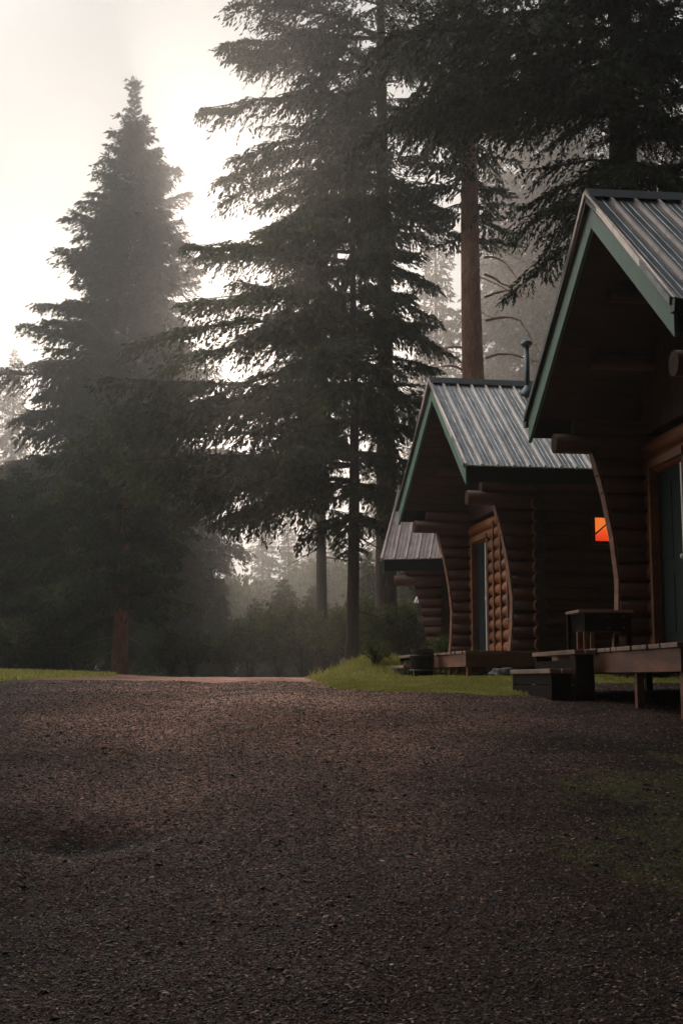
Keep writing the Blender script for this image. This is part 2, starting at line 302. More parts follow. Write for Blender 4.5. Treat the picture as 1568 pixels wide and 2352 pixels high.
# ------------------------------------------------------------------ foliage
def leaf_quads(P, D, L, W, r):
    """rhombus leaves at P along D, length L, width W"""
    n = len(P); q = r.normal(size=(n, 3)); S = np.cross(D, q); S /= np.linalg.norm(S, axis=1)[:, None] + 1e-9
    L = L[:, None]; W = W[:, None]
    return np.stack([P, P + D * L * .45 + S * W * .5, P + D * L, P + D * L * .45 - S * W * .5], 1)
def branch_template(L, r, leaf_l, droop, dens):
    """one bough along +x: flat sprays of side twigs, each carrying hanging needled twiglets"""
    ns = max(8, int(L * 7.5 * dens)); quads = []
    def axis_p(s): return np.array([L * s, 0, L * (.10 * s - droop * s * s + .10 * droop * s ** 4)])
    main = [axis_p(s) for s in np.linspace(0, 1, 7)]; wob = r.normal(0, .02 * L, (7, 3)); wob[0] = 0; main = [m_ + w_ * (i / 6) for i, (m_, w_) in enumerate(zip(main, wob))]
    mp = np.array(main)
    def ap(s): i = min(int(s * 6), 5); f = s * 6 - i; return mp[i] * (1 - f) + mp[i + 1] * f
    P = []; D = []; LL = []
    for s in np.sort(r.uniform(.10, 1, ns)):
        for side in (-1, 1):
            if r.random() < .18: continue
            p0 = ap(s); l2 = L * (.30 * (1 - s) ** .5 * min(1, s * 3 + .2)) * r.uniform(.45, 1.2) + .08 + .055 * L * r.random()
            ang = r.uniform(.6, 1.15) * side; d = np.array([math.cos(ang), math.sin(ang), r.uniform(-.35, .12)]); d /= np.linalg.norm(d)
            k = max(2, int(l2 / (leaf_l * .33)))
            for q in range(k):
                u = (q + r.random()) / k; hang = -.5 * l2 * u * u
                p = p0 + d * l2 * u + np.array([0, 0, hang]) + r.normal(0, leaf_l * .12, 3)
                dd = d * .8 + np.array([r.normal(0, .38), r.normal(0, .38), -.25 - .9 * r.random()]); dd /= np.linalg.norm(dd)
                P.append(p); D.append(dd); LL.append(leaf_l * r.uniform(.6, 1.5))
    for q in range(int(L * 10 * dens)):   # tip and top leaves
        s = r.uniform(.3, 1.0) ** .7; p = ap(min(s, .999)); dd = np.array([1, r.normal(0, .6), r.normal(-.1, .4)]); dd /= np.linalg.norm(dd)
        P.append(p); D.append(dd); LL.append(leaf_l * r.uniform(.6, 1.3))
    P = np.array(P); D = np.array(D); LL = np.array(LL)
    return leaf_quads(P, D, LL, LL * r.uniform(.22, .42, len(LL)), r), mp
def templates(leaf_l, dens, seed, lens=(.8, 1.6, 2.8, 4.4), droops=(.12, .3)):
    r = np.random.default_rng(seed)
    return {L: [branch_template(L, r, leaf_l, r.uniform(*droops), dens) for _ in range(4)] for L in lens}
def conifer(name, H, prof, base_z, n_br, T, mat, barkm, r0, label, cat, loc, seed, group=None, elev=(-.15, .45), extra=(), trunk_top=1.0, stubs=0, lean=(0, 0), whorl=0):
    """prof(h01, az) -> reach in metres of the bough that leaves the trunk at the height fraction h01"""
    r = np.random.default_rng(seed); root = empty(name, loc); quads = []; W = MB(); LB = MB()
    tp = []; rad = []
    for i in range(13):
        u = i / 12; tp.append((lean[0] * u + .05 * math.sin(u * 5 + seed), lean[1] * u, H * u * trunk_top - .3 * (1 - u))); rad.append(r0 * (1 - u) ** .8 * (1 + .35 * math.exp(-u * 40)) + .012)
    W.tube(tp, rad, 14, True, .05)
    tpa = np.array(tp)
    def axis_at(z): u = np.clip((z) / (H * trunk_top), 0, 1); return np.array([lean[0] * u + .05 * math.sin(u * 5 + seed), lean[1] * u, z])
    todo = []
    for i in range(n_br):
        u = (i + r.random()) / n_br; z = base_z + (H - base_z) * (1 - (1 - u) ** 1.15)
        if whorl and u < .85: z = min(round(z / whorl) * whorl + r.normal(0, .05 * whorl), H - .1)
        az = i * 2.399 + r.normal(0, .35)
        todo.append((z, az, prof((z - base_z) / (H - base_z), az) * r.uniform(.5 - .14 * bool(whorl), 1.12), None))
    for e in extra: todo.append(e)
    lens = sorted(T)
    for z, az, reach, el in todo:
        if reach < .12: continue
        h01 = min(max(z / H, 0), 1)
        if el is None: el = elev[0] + (elev[1] - elev[0]) * h01 ** 1.5 + r.normal(0, .09)
        Lk = min(lens, key=lambda q: abs(math.log(q / reach))); Q, mp = T[Lk][r.integers(4)]; sc = reach / Lk
        ce, se, ca_, sa = math.cos(el), math.sin(el), math.cos(az), math.sin(az); roll = r.normal(0, .25); cr, sr = math.cos(roll), math.sin(roll)
        Rm = np.array([[ca_, -sa, 0], [sa, ca_, 0], [0, 0, 1]]) @ np.array([[ce, 0, -se], [0, 1, 0], [se, 0, ce]]) @ np.array([[1, 0, 0], [0, cr, -sr], [0, sr, cr]])
        o = axis_at(z); quads.append((Q.reshape(-1, 3) * sc) @ Rm.T + o)
        lp = (mp * sc) @ Rm.T + o; rr = min(.012 * reach + .008, r0 * .35)
        LB.tube([tuple(p) for p in lp[::2]], [rr, rr * .7, rr * .45, rr * .15][:len(lp[::2])], 5, False)
    for i in range(stubs):
        z = r.uniform(base_z * .25, base_z * 1.1); az = r.uniform(0, 6.28); l = r.uniform(.3, 2.2); o = axis_at(z); pts = [o]; d = np.array([math.cos(az), math.sin(az), r.uniform(-.3, .2)])
        for k in range(4): d = d + np.array([r.normal(0, .2), r.normal(0, .2), -.13]); pts.append(pts[-1] + d * l / 4)
        W.tube(pts, [.022, .018, .014, .009, .004], 5, False)
    W.build('trunk', barkm, root); 
    V = np.concatenate(quads); n = len(V) // 4
    rr = np.clip(r.random(n) * .6 + .4 * r.random(n // 40 + 1).repeat(40)[:n], 0, 1)
    LV = np.array(LB.v); LF = np.array(LB.f)
    cr_ = raw_mesh('crown', np.concatenate([V, LV]), np.concatenate([np.arange(4 * n).reshape(-1, 4), LF + 4 * n]), mat, root, {'rnd': ('FACE', np.concatenate([rr, np.zeros(len(LF))]))})
    cr_.data.materials.append(M['bark_dark']); cr_.data.polygons.foreach_set('material_index', np.concatenate([np.zeros(n, np.int32), np.ones(len(LF), np.int32)]))
    tag(root, label, cat, group)
    return root
def copy_tree(o, loc, rz, sc, label, group=None, mat=None):
    c = o.copy(); col.objects.link(c); c.location = loc; c.rotation_euler = (0, 0, rz); c.scale = (sc, sc, sc * random.uniform(.92, 1.08)); c['label'] = label
    if group: c['group'] = group
    for ch in o.children:
        d = ch.copy(); col.objects.link(d); d.parent = c
    return c
def at(px, Yd): return (px - 784) / (FOC / math.cos(PITCH)) * Yd
def gp(px, Yd): x = at(px, Yd); return (x, Yd, float(ground_z(x, Yd)))
T_far = templates(.26, 1.1, 1); T_mid = templates(.16, 1.9, 2); T_near = templates(.066, 3.6, 3, (.8, 1.6, 2.8), (.25, .5))
T_lone = templates(.16, 3.0, 9); T_mid_d = templates(.125, 3.0, 5, (.8, 1.6, 2.8, 4.4), (.18, .42))

def left_ext(table, H, base_z, ppm, cx):
    """reach profile from a table of (photo row, reach to the road side, reach to the cabin side) at the tree's own scale"""
    rows = np.array([(YH - a) / ppm for a, b, c in table][::-1]); lf = np.array([b / ppm for a, b, c in table][::-1]); rt = np.array([c / ppm for a, b, c in table][::-1])
    def prof(h, az):
        z = base_z + h * (H - base_z); l = np.interp(z + .1, rows, lf); q = np.interp(z + .1, rows, rt); w = .5 - .5 * math.cos(az)   # az pi = towards -x
        return float(l * w + q * (1 - w))
    return prof
# the big fir beyond the left verge
ppm = 2826 / 50
prof = left_ext([(180, 22, 22), (260, 75, 62), (350, 110, 105), (450, 150, 140), (540, 200, 160), (640, 205, 175), (760, 240, 200), (860, 310, 230), (1000, 330, 260), (1150, 330, 270), (1280, 300, 260), (1400, 250, 220)], 25.6, 3.8, ppm, 0)
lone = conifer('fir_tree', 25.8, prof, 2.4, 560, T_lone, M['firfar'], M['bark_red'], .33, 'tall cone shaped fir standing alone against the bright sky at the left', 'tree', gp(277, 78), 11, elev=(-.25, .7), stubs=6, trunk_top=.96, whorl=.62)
lone.scale = (1.56, 1.56, 1.56)
def prof_t(h, az): return (4.1 - 1.3 * math.cos(az + .4)) * (1 - h) ** .45 * (.9 + .15 * math.sin(5 * az)) + .2
conifer('fir_tree', 9.6, prof_t, 2.4, 210, T_mid, M['firgreen'], M['bark_red'], .30, 'low broad fir with a short bare reddish trunk, in front of the lone tall fir', 'tree', gp(278, 43), 17, elev=(-.12, .3), stubs=8, whorl=.7)
# the fir whose long boughs sweep over the road
ppm = 2826 / 32
prof = left_ext([(150, 10, 10), (300, 120, 100), (450, 250, 150), (540, 330, 170), (640, 350, 190), (700, 420, 200), (800, 400, 200), (880, 500, 210), (985, 520, 190), (1050, 420, 170), (1120, 360, 130), (1200, 220, 110), (1260, 140, 90)], 15.9, 3.2, ppm, 0)
ex = [(11.2, math.pi + .1, 4.5, .16), (11.5, math.pi - .2, 4.2, .12), (10.3, math.pi - .1, 4.6, .08), (9.3, math.pi + .08, 5.7, .14), (9.0, math.pi - .18, 5.2, .12), (7.4, math.pi + .05, 6.6, .12), (7.2, math.pi - .2, 6.2, .10), (7.0, math.pi + .3, 6.0, .08), (6.1, math.pi + .02, 6.7, .10), (5.8, math.pi - .16, 6.1, .06), (5.6, math.pi + .22, 6.2, .05), (5.2, math.pi + .1, 5.2, .0), (5.6, math.pi, 4.6, -.08), (5.2, math.pi - .35, 4.0, -.12), (4.8, math.pi + .2, 3.4, -.15)]
conifer('fir_tree', 16.0, prof, 3.6, 135, T_mid_d, M['firgreen'], M['bark_dark'], .17, 'dark green fir with a slim trunk and long drooping boughs reaching left over the road', 'tree', gp(810, 32), 12, elev=(-.22, .25), extra=ex, stubs=5, whorl=.85)
# the taller fir behind it
ppm = 2826 / 36
prof = left_ext([(-500, 60, 60), (-200, 260, 200), (0, 400, 260), (80, 390, 260), (215, 480, 260), (300, 390, 250), (400, 370, 240), (480, 300, 220), (560, 220, 200), (700, 130, 190), (850, 90, 170), (1000, 60, 110)], 29, 6.5, ppm, 0)
ex = [(19.9, math.pi + .1, 4.8, .05), (17.9, math.pi, 5.6, .03), (17.0, math.pi - .3, 5.0, 0), (18.8, math.pi + .3, 5.0, .05), (15.6, math.pi + .2, 4.9, -.05), (14.6, math.pi - .1, 4.6, -.1), (13.9, math.pi + .1, 4.0, -.15)]
conifer('fir_tree', 29, prof, 6.4, 150, T_mid_d, M['fir'], M['bark_dark'], .33, 'tallest dark fir with a thick straight trunk rising behind the grassy mound', 'tree', gp(884, 36), 13, elev=(-.2, .35), extra=ex, stubs=14, whorl=1.05)
ppm = 2826 / 40
prof = left_ext([(-100, 60, 60), (100, 150, 130), (300, 170, 190), (500, 130, 190), (700, 150, 170), (900, 120, 140), (1100, 90, 100)], 23, 6, ppm, 0)
conifer('fir_tree', 23, prof, 5.5, 80, T_mid, M['fir'], M['bark_dark'], .19, 'slender fir with a thin open crown showing between the two largest dark firs', 'tree', gp(735, 41), 14, elev=(-.2, .3), stubs=4)
# reddish trunk behind the middle cabin
def prof_c(h, az): return 3.6 * min(1, .55 + 1.2 * h) * (1 - h) ** .5
cdx = [(4.6, .1, 2.3, None)]
tc = conifer('fir_tree', 26, prof_c, 12.4, 80, T_mid, M['fir'], M['bark_red'], .43, 'fir with a thick reddish brown bare trunk rising behind the middle cabin roof', 'tree', gp(1102, 34), 15, elev=(-.2, .3), lean=(-.1, 0), stubs=16)
dead = MB()
for z, l, s, up in ((12.0, 1.3, 1, -.55), (10.8, 1.7, 1, -.15), (10.1, 2.8, 1, -.35), (9.0, 2.2, 1, -.12), (8.0, 1.8, 1, -.28), (9.3, .9, -1, -.12), (7.3, 1.9, 1, -.5), (11.5, 1.6, 1, -.8), (8.6, 1.2, -1, .1), (7.6, .8, -1, -.25)):
    pts = [np.array([0.3 * s, 0, z])]; d = np.array([1.0 * s, -.2, up + .45])
    for k in range(6): pts.append(pts[-1] + d * l / 6 + rng.normal(0, .02, 3)); d = d + np.array([-.06 * s, 0, -.2]) + rng.normal(0, .10, 3)
    dead.tube(pts, [.038, .033, .027, .021, .016, .010, .005], 6, False)
    for k in (2, 3, 4):
        q = pts[k]; e = q + np.array([.18 * s, rng.normal(0, .15), rng.normal(-.1, .15)]); dead.tube([q, e], [.010, .004], 4, False)
tag(dead.build('dead_branch', M['bark_red'], tc), 'bare dead branches on the reddish trunk')
# near dark fir above the near cabin
def prof_e(h, az): return (3.5 + .5 * math.sin(az * 3)) * (1 - .35 * h) * (1 - (.6 * max(0, -math.cos(az)) if h < .2 else 0))
ex = [(6.5, -1.5, 1.9, -.1), (6.9, -1.9, 2.3, -.1), (7.2, -1.2, 2.2, -.1), (7.6, -1.6, 2.6, 0), (8.0, -2.0, 2.6, 0), (8.6, -1.5, 2.8, 0), (9.3, -1.3, 2.6, 0), (9.6, -1.9, 2.8, 0), (6.7, -2.5, 2.4, -.1), (8.8, math.pi + .0, 3.9, -.05), (9.5, math.pi + .25, 4.0, -.02), (8.5, math.pi + .2, 3.5, .0), (9.2, math.pi + .15, 3.3, -.10), (8.7, math.pi - .12, 3.1, .0), (8.5, math.pi + .5, 3.4, -.05), (9.9, math.pi + .05, 3.7, .0), (10.4, math.pi - .2, 3.6, .0), (7.5, math.pi + .3, 1.7, -.1), (7.4, math.pi - .4, 1.7, -.1), (9.0, -1.2, 3.2, 0), (8.4, -1.7, 3.0, -.05), (8.9, -2.3, 3.3, 0), (9.7, -1.9, 3.5, 0), (7.9, -.8, 2.8, 0), (8.2, -2.7, 3.1, 0)]
conifer('fir_tree', 17, prof_e, 6.6, 95, T_near, M['firshaded'], M['bark_dark'], .3, 'near black fir whose drooping boughs hang over the near cabin roof', 'tree', (4.15, 17.0, float(ground_z(4.15, 17))), 16, elev=(-.15, .1), extra=ex, whorl=.6)
# far trees in the mist
farT = [('fir_tree', 1240, 62, 36, 4.6, 'misty grey fir between the reddish trunk and the stove pipe'),
        ('fir_tree', 1010, 66, 25, 4.4, 'pale misty fir seen through gaps beside the reddish trunk'),
        ('fir_tree', 600, 92, 17, 3.6, 'faint pale fir far off in the mist between the lone fir and the drooping boughs'),
        ('fir_tree', 8, 84, 22, 3.6, 'faint fir at the left edge of the photo, half lost in bright mist')]
base = None
def prof_f(h, az): return 3.8 * (1 - h) ** .75 * (.9 + .2 * math.sin(3 * az)) + .1
for nm, px, Yd, H, rc, lab in farT:
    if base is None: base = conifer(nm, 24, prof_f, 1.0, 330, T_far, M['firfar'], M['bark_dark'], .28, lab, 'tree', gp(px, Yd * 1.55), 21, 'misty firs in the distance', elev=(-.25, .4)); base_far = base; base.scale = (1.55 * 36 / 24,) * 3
    else: copy_tree(base, gp(px, Yd * 1.55), random.uniform(0, 6), H / 24 * 1.55, lab, 'misty firs in the distance')
for px, Yd, sc, lab in ((1390, 58, 1.5, 'misty fir behind the near cabin roof, nearest its ridge'), (1530, 52, 1.4, 'misty fir behind the near cabin roof at the right edge'), (880, 78, .85, 'faint misty fir showing left and right of the thickest dark trunk'), (470, 105, .62, 'smallest faint fir on the misty skyline right of the lone fir'), (730, 100, .75, 'faint misty fir behind the drooping bough tips over the road'), (-120, 70, .95, 'misty fir just beyond the left edge of the photo'), (1160, 72, 1.4, 'misty fir directly right of the reddish trunk, behind its dead branches'), (1310, 66, 1.5, 'misty fir behind the stove pipe and the near roof edge'), (380, 88, .55, 'misty fir behind the right flank of the lone fir'), (520, 84, .42, 'short misty fir above the pale gap at the end of the road'), (660, 80, .5, 'short misty fir behind the shrubs in the middle of the far bank'), (770, 84, .5, 'short misty fir behind the slim bare trunk'), (160, 78, .6, 'misty fir behind the left flank of the lone fir'), (960, 70, .75, 'misty fir above the third cabin roof')):
    copy_tree(base_far, gp(px, Yd * 1.55), random.uniform(0, 6), sc * 1.55, lab, 'misty firs in the distance')
for i in range(16):
    px = -250 + i * 118 + random.uniform(-30, 30); Yd = random.uniform(200, 240)
    copy_tree(base_far, gp(px, Yd), random.uniform(0, 6), random.uniform(.9, 1.35), 'dim fir of the misty wood that closes the view behind the clearing', 'firs of the misty wood closing the view')
# young firs making the dark bank on the left and the bank at the road's end
def prof_y(h, az): return 2.9 * (1 - h) ** .7 * (.85 + .25 * math.sin(2 * az + 1)) + .1
yb = conifer('young_fir', 8, prof_y, .2, 230, T_mid, M['firgreen'], M['bark_dark'], .12, 'bushy young fir at the left edge of the photo, dark at its foot', 'tree', gp(30, 46), 31, 'young firs along the far edge of the clearing', elev=(-.3, .3))
for px, Yd, sc, lab in ((100, 50, .92, 'bushy young fir second from the left edge of the clearing'), (165, 57, .72, 'young fir just left of the reddish trunk of the lone fir'), (372, 62, .85, 'young fir just right of the reddish trunk of the lone fir'),
        (440, 84, 1.3, 'rounded young fir with a pale misty top, second right of the reddish trunk'), (500, 60, .6, 'low young fir beside the pale gap at the end of the road'), (585, 62, .50, 'small young fir right of the pale gap at the end of the road'),
        (-60, 44, 1.0, 'young fir at the far left rim of the clearing'), (650, 58, .62, 'young fir behind the yellow green shrubs at the end of the road'), (720, 54, .55, 'young fir behind the shrubs left of the slim bare trunk'), (845, 50, .62, 'young fir between the slim and the thick bare trunks'), (940, 46, .6, 'young fir between the thick trunk and the farthest cabins'),(270, 74, 1.3, 'misty young fir directly behind the reddish trunk of the lone fir')):
    copy_tree(yb, gp(px, Yd), random.uniform(0, 6), sc, lab, 'young firs along the far edge of the clearing')
# shrubs
def shrub(H, Rr, n, leaf_l, loc, label, seed, mat=None, group='shrubs at the end of the road'):
    r = np.random.default_rng(seed); root = empty('shrub', loc); S = MB(); P = []; D = []
    for i in range(26):
        a = r.uniform(0, 6.28); rr = Rr * r.uniform(.3, 1); e = np.array([math.cos(a) * rr, math.sin(a) * rr, H * r.uniform(.45, 1)]); m_ = np.array([e[0] * .35, e[1] * .35, e[2] * .6])
        S.tube([(0, 0, -.1), m_, e], [.02, .014, .004], 4, False)
        k = n // 26; u = r.random((k, 1)) ** .6; p = (1 - u) * m_ + u * e + r.normal(0, .11 * Rr, (k, 3)); P.append(p); dd = (e - m_) / np.linalg.norm(e - m_) + r.normal(0, .7, (k, 3)); D.append(dd / np.linalg.norm(dd, axis=1)[:, None])
    P = np.concatenate(P); D = np.concatenate(D); P[:, 2] = np.abs(P[:, 2]); L = leaf_l * r.uniform(.6, 1.4, len(P)); V = leaf_quads(P, D, L, L * .5, r)
    S.build('stem', M['bark_dark'], root); raw_mesh('foliage', V.reshape(-1, 3), np.arange(len(P) * 4).reshape(-1, 4), mat or M['bush'], root, {'rnd': ('FACE', r.random(len(P)))})
    return tag(root, label, 'shrub', group)
s0 = shrub(2.6, 1.5, 9000, .13, gp(575, 46), 'yellow green shrub at the end of the road beside the pale gap', 41)
for px, Yd, sc, lab in ((640, 44, .85, 'yellow green shrub in the middle of the bank at the end of the road'), (700, 43, 1.0, 'taller shrub left of the slim bare trunk'), (765, 41, .9, 'shrub directly left of the foot of the slim bare trunk'), (850, 40, 1.1, 'shrub between the slim and thick bare trunks'), (930, 33, .75, 'shrub between the thick trunk and the farthest cabins'),
        (520, 45, .6, 'low dark shrub under the young firs right of the lone fir'), (440, 44, .7, 'low shrub under the rounded young fir'), (395, 46, .6, 'low shrub right of the reddish trunk'), (175, 50, .6, 'low shrub left of the reddish trunk'), (80, 46, .8, 'low shrub at the left verge'), (15, 41, .8, 'low shrub at the left edge of the photo')):
    copy_tree(s0, gp(px, Yd), random.uniform(0, 6), sc, lab, 'shrubs at the end of the road')
for px, Yd, sc, lab in ((560, 62, 2.3, 'misty round leafy tree right of the pale gap at the end of the road'), (640, 66, 2.7, 'misty leafy tree behind the middle of the far bank'), (725, 60, 2.2, 'misty leafy tree left of the slim bare trunk'), (845, 58, 2.4, 'misty leafy tree between the slim and thick trunks'), (935, 50, 2.0, 'misty leafy tree beside the third cabin roof'), (480, 70, 2.3, 'misty leafy tree left of the pale gap')):
    t_ = copy_tree(s0, gp(px, Yd * 1.6), random.uniform(0, 6), sc * 1.5, lab, 'leafy trees in the mist at the end of the road'); t_.name = 'leafy_tree'; t_['category'] = 'tree'
shrub(.75, .45, 2200, .06, (2.05, 24.1, float(ground_z(2.05, 24.1))), 'leafy green shrub under the lit logs of the third cabin', 42, None, None)
shrub(.4, .3, 900, .05, (.62, 22.2, float(ground_z(.62, 22.2))), 'low weedy plant on the grassy mound', 43, None, None)
# unseen firs added out of frame to shade the near ground and nearest cabin
def prof_w(h, az): return 4.8 * (1 - h) ** .6 + .1
shade_fir = conifer('fir_tree', 24, prof_w, 5.8, 300, T_far, M['fir'], M['bark_dark'], .36, 'tall unseen fir added out of view to shade the clearing', 'tree', (-5.0, 1.2, -1.1), 51, 'unseen firs added for shade', elev=(-.2, .3))
for i, (x, y, q) in enumerate(((4.7, 1.8, 1.0), (.3, -2.6, 1.0), (-8.2, 4.6, .9), (-9.6, 13.0, 1.0), (-10.5, 8.5, 1.1), (-2.6, -4.2, 1.1), (2.4, -4.6, 1.0), (8.2, 4.5, .95), (-4.5, -9, 1.1), (7, -6, 1.1), (0, -9, 1.2), (12.5, 9, .95), (13, 19, 1.0), (11.5, 27, .9))):
    copy_tree(shade_fir, (x, y, float(ground_z(x, y)) - .1), i * 1.3, q, 'tall unseen fir added out of view to shade the clearing', 'unseen firs added for shade')

# ------------------------------------------------------------------ cabins
WING = [(0.0, .80), (.3, .84), (.8, .86), (1.3, .81), (1.8, .72), (2.27, .60), (2.5, .60)]
def wing(z): return float(np.interp(z, [a for a, b in WING], [b for a, b in WING]))
LOGS, LR = .2, .108
def cabin(C, phi, deck_z, W, rise, roof_m, label, group, gutter=False, lit=False, chimney=False, D=6.4, k=1.0, full=True):
    """local frame: x along the ridge away from the road, y along the gable, z = 0 on the porch floor"""
    H = C[2] - deck_z; hw = W / 2; wy = 1.8 * k; root = empty('log_cabin', (C[0], C[1], deck_z), phi); tag(root, label, 'cabin', group)
    slope = rise / hw; plate_z = 2.38; ax = .08
    def roof_z(y): return H + rise - abs(y) * slope
    # roof panels with standing ribs
    prof = []; xx = -.02
    while xx < D:
        prof += [(xx, 0), (xx + .008, .032), (xx + .034, .032), (xx + .042, 0), (xx + .10, 0), (xx + .106, .007), (xx + .122, .007), (xx + .128, 0), (xx + .17, 0), (xx + .176, .007), (xx + .192, .007), (xx + .198, 0)]; xx += .25
    for s in (-1, 1):
        m = MB(); n = len(prof); vs = []
        L = math.hypot(hw, rise); nrm = np.array([0, s * rise / L, hw / L])
        for yy in (0, hw + .03):
            for off in (0, -.02):
                for (px_, h) in prof: p = np.array([px_ + (ax if yy == 0 and px_ < 0 else 0), s * yy, H + rise - yy * slope]) + nrm * ((h if off == 0 else 0) + off); vs.append(p)
        fs = []
        for i in range(n - 1):
            q = [(i, i + 1, 2 * n + i + 1, 2 * n + i), (n + i, 3 * n + i, 3 * n + i + 1, n + i + 1), (2 * n + i, 2 * n + i + 1, 3 * n + i + 1, 3 * n + i)]
            fs += q if s > 0 else [tuple(reversed(a)) for a in q]
        fs += [(0, 2 * n, 3 * n, n), (n - 1, 2 * n - 1, 4 * n - 1, 3 * n - 1)]
        m.add(vs, fs); m.build('roof_panel', roof_m, root)
        # soffit boards and purlins
        m = MB(); nb = 13
        for b in range(nb):
            y0, y1 = hw * b / nb, hw * (b + 1) / nb - .008
            m.hexa([(.03, s * y0, roof_z(y0) - .09), (D - .05, s * y0, roof_z(y0) - .09), (D - .05, s * y1, roof_z(y1) - .09), (.03, s * y1, roof_z(y1) - .09)], [(.03, s * y0, roof_z(y0) - .03), (D - .05, s * y0, roof_z(y0) - .03), (D - .05, s * y1, roof_z(y1) - .03), (.03, s * y1, roof_z(y1) - .03)])
        m.build('soffit', M['soffit'], root)
        for yy in (.75, 1.45):
            m = MB(); m.tube([(.50, s * yy, roof_z(yy) - .20), (D - .3, s * yy, roof_z(yy) - .20)], .085, 10); m.build('purlin', M['log'], root)
        # rake fascia, metal rake trim, eave fascia
        for x0, x1 in ((0.0, .04), (D - .04, D)):
            m = MB(); a0, a1 = x0 + ax * (x0 == 0), x1 + ax * (x0 == 0)
            m.hexa([(a0, 0, H + rise - .05), (x0, s * hw, H - .05), (x0, s * hw, H - .33), (a0, 0, H + rise - .36)], [(a1, 0, H + rise - .05), (x1, s * hw, H - .05), (x1, s * hw, H - .33), (a1, 0, H + rise - .36)])
            m.build('rake_board', M['green'], root, .004)
        m = MB(); m.hexa([(ax - .045, 0, H + rise + .02), (-.045, s * (hw + .03), H + .005), (-.045, s * (hw + .03), H - .065), (ax - .045, 0, H + rise - .06)], [(ax - .003, 0, H + rise + .02), (-.003, s * (hw + .03), H + .005), (-.003, s * (hw + .03), H - .065), (ax - .003, 0, H + rise - .06)])
        m.build('rake_trim', roof_m if s < 0 else M['blackmetal'], root)
        m = MB(); m.box(.045, D - .045, s * hw - (.045 if s > 0 else 0), s * hw + (.045 if s < 0 else 0), H - .27, H - .035); m.build('eave_board', M['doorgreen'], root, .004)
        if gutter:
            m = MB(); g0 = s * (hw + .004); g1 = s * (hw + .11); m.hexa([(-.03, g0, H - .03), (-.03, g1, H - .03), (-.03, g1 - s * .02, H - .13), (-.03, g0, H - .13)], [(D, g0, H - .03), (D, g1, H - .03), (D, g1 - s * .02, H - .13), (D, g0, H - .13)]); m.build('gutter', M['blackmetal'], root)
        # side wall of logs with the flared wing at its road end
        m = MB()
        for i in range(12):
            z = .1 + LOGS * i; r_ = LR * random.uniform(.97, 1.03); x0 = wing(z) + .02; npt = 9
            m.tube([(x0 + (D - .5 - x0) * q / (npt - 1), s * wy + random.uniform(-.006, .006), z + random.uniform(-.004, .004)) for q in range(npt)], [r_ * random.uniform(.97, 1.03) for _ in range(npt)], 14)
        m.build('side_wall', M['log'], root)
        m = MB(); zs = np.linspace(-.02, 2.27, 20)
        for z0, z1 in zip(zs[:-1], zs[1:]):
            a0, a1 = wing(z0), wing(z1); y0, y1 = s * wy - .07, s * wy + .07
            m.hexa([(a0, y0, z0), (a0, y1, z0), (a0 + .03, y1, z0), (a0 + .03, y0, z0)], [(a1, y0, z1), (a1, y1, z1), (a1 + .03, y1, z1), (a1 + .03, y0, z1)])
        m.build('wing_edge', M['beam'], root)
        m = MB(); m.tube([(.17, s * wy, plate_z), (2, s * wy, plate_z), (D - .3, s * wy, plate_z)], [.115, .12, .115], 14); m.build('plate_log', M['log'], root)
        m = MB(); m.tube([(.40, s * (wy + .0), plate_z + .19), (D - .35, s * wy, plate_z + .19)], .1, 12); m.build('plate_log', M['log'], root)
    m = MB()
    m.hexa([(ax - .05, -.16, H + rise - .16 * slope + .045), (ax - .05, .16, H + rise - .16 * slope + .045), (ax - .05, .03, H + rise + .05), (ax - .05, -.03, H + rise + .05)], [(D, -.16, H + rise - .16 * slope + .045), (D, .16, H + rise - .16 * slope + .045), (D, .03, H + rise + .05), (D, -.03, H + rise + .05)])
    m.build('ridge_cap', M['blackmetal'], root)
    m = MB(); m.tube([(.45, 0, roof_z(0) - .28), (D - .2, 0, roof_z(0) - .28)], .12, 12); m.build('ridge_log', M['log'], root)
    # front and rear walls
    FX = 1.28; d0, d1 = .58, 1.44; w0, w1 = -1.5, -.72
    m = MB()
    for i in range(12):
        z = .1 + LOGS * i; r_ = LR * random.uniform(.97, 1.03)
        segs = [(-wy - .22, d0 - .10), (d1 + .02, wy + .22)] if z < 2.05 else [(-wy - .22, wy + .22)]
        if .5 < z < 1.95: segs = [(-wy - .22, w0), (w1, d0 - .10), (d1 + .02, wy + .22)]
        for a, b in segs:
            npt = max(2, int((b - a) / .35) + 1); m.tube([(FX + random.uniform(-.004, .004), a + (b - a) * q / (npt - 1), z + LOGS * .5 - .1) for q in range(npt)], [r_ * random.uniform(.97, 1.03) for _ in range(npt)], 14)
    m.build('front_wall', M['log_y_lit'], root)
    m = MB()
    for i in range(12):
        z = .1 + LOGS * i; m.tube([(D - .9, -wy - .2, z + .1), (D - .9, wy + .2, z + .1)], LR, 12)
    m.build('rear_wall', M['log_y_lit'], root)
    for gx_ in (FX, D - .9):
        m = MB(); y = -wy - .1
        while y < wy + .1:
            yb_ = min(y + .135, wy + .1); zt = [min(roof_z(q) - .1, 9) for q in (y, yb_)]; m.hexa([(gx_ - .03, y, 2.5), (gx_ + .03, y, 2.5), (gx_ + .03, yb_, 2.5), (gx_ - .03, yb_, 2.5)], [(gx_ - .03, y, zt[0]), (gx_ + .03, y, zt[0]), (gx_ + .03, yb_, zt[1]), (gx_ - .03, yb_, zt[1])]); y += .143
        m.build('gable_wall', M['soffit'], root)
    # door with casing
    dr = MB(); dr.box(FX - .025, FX + .025, d0, d1, .02, 2.03)
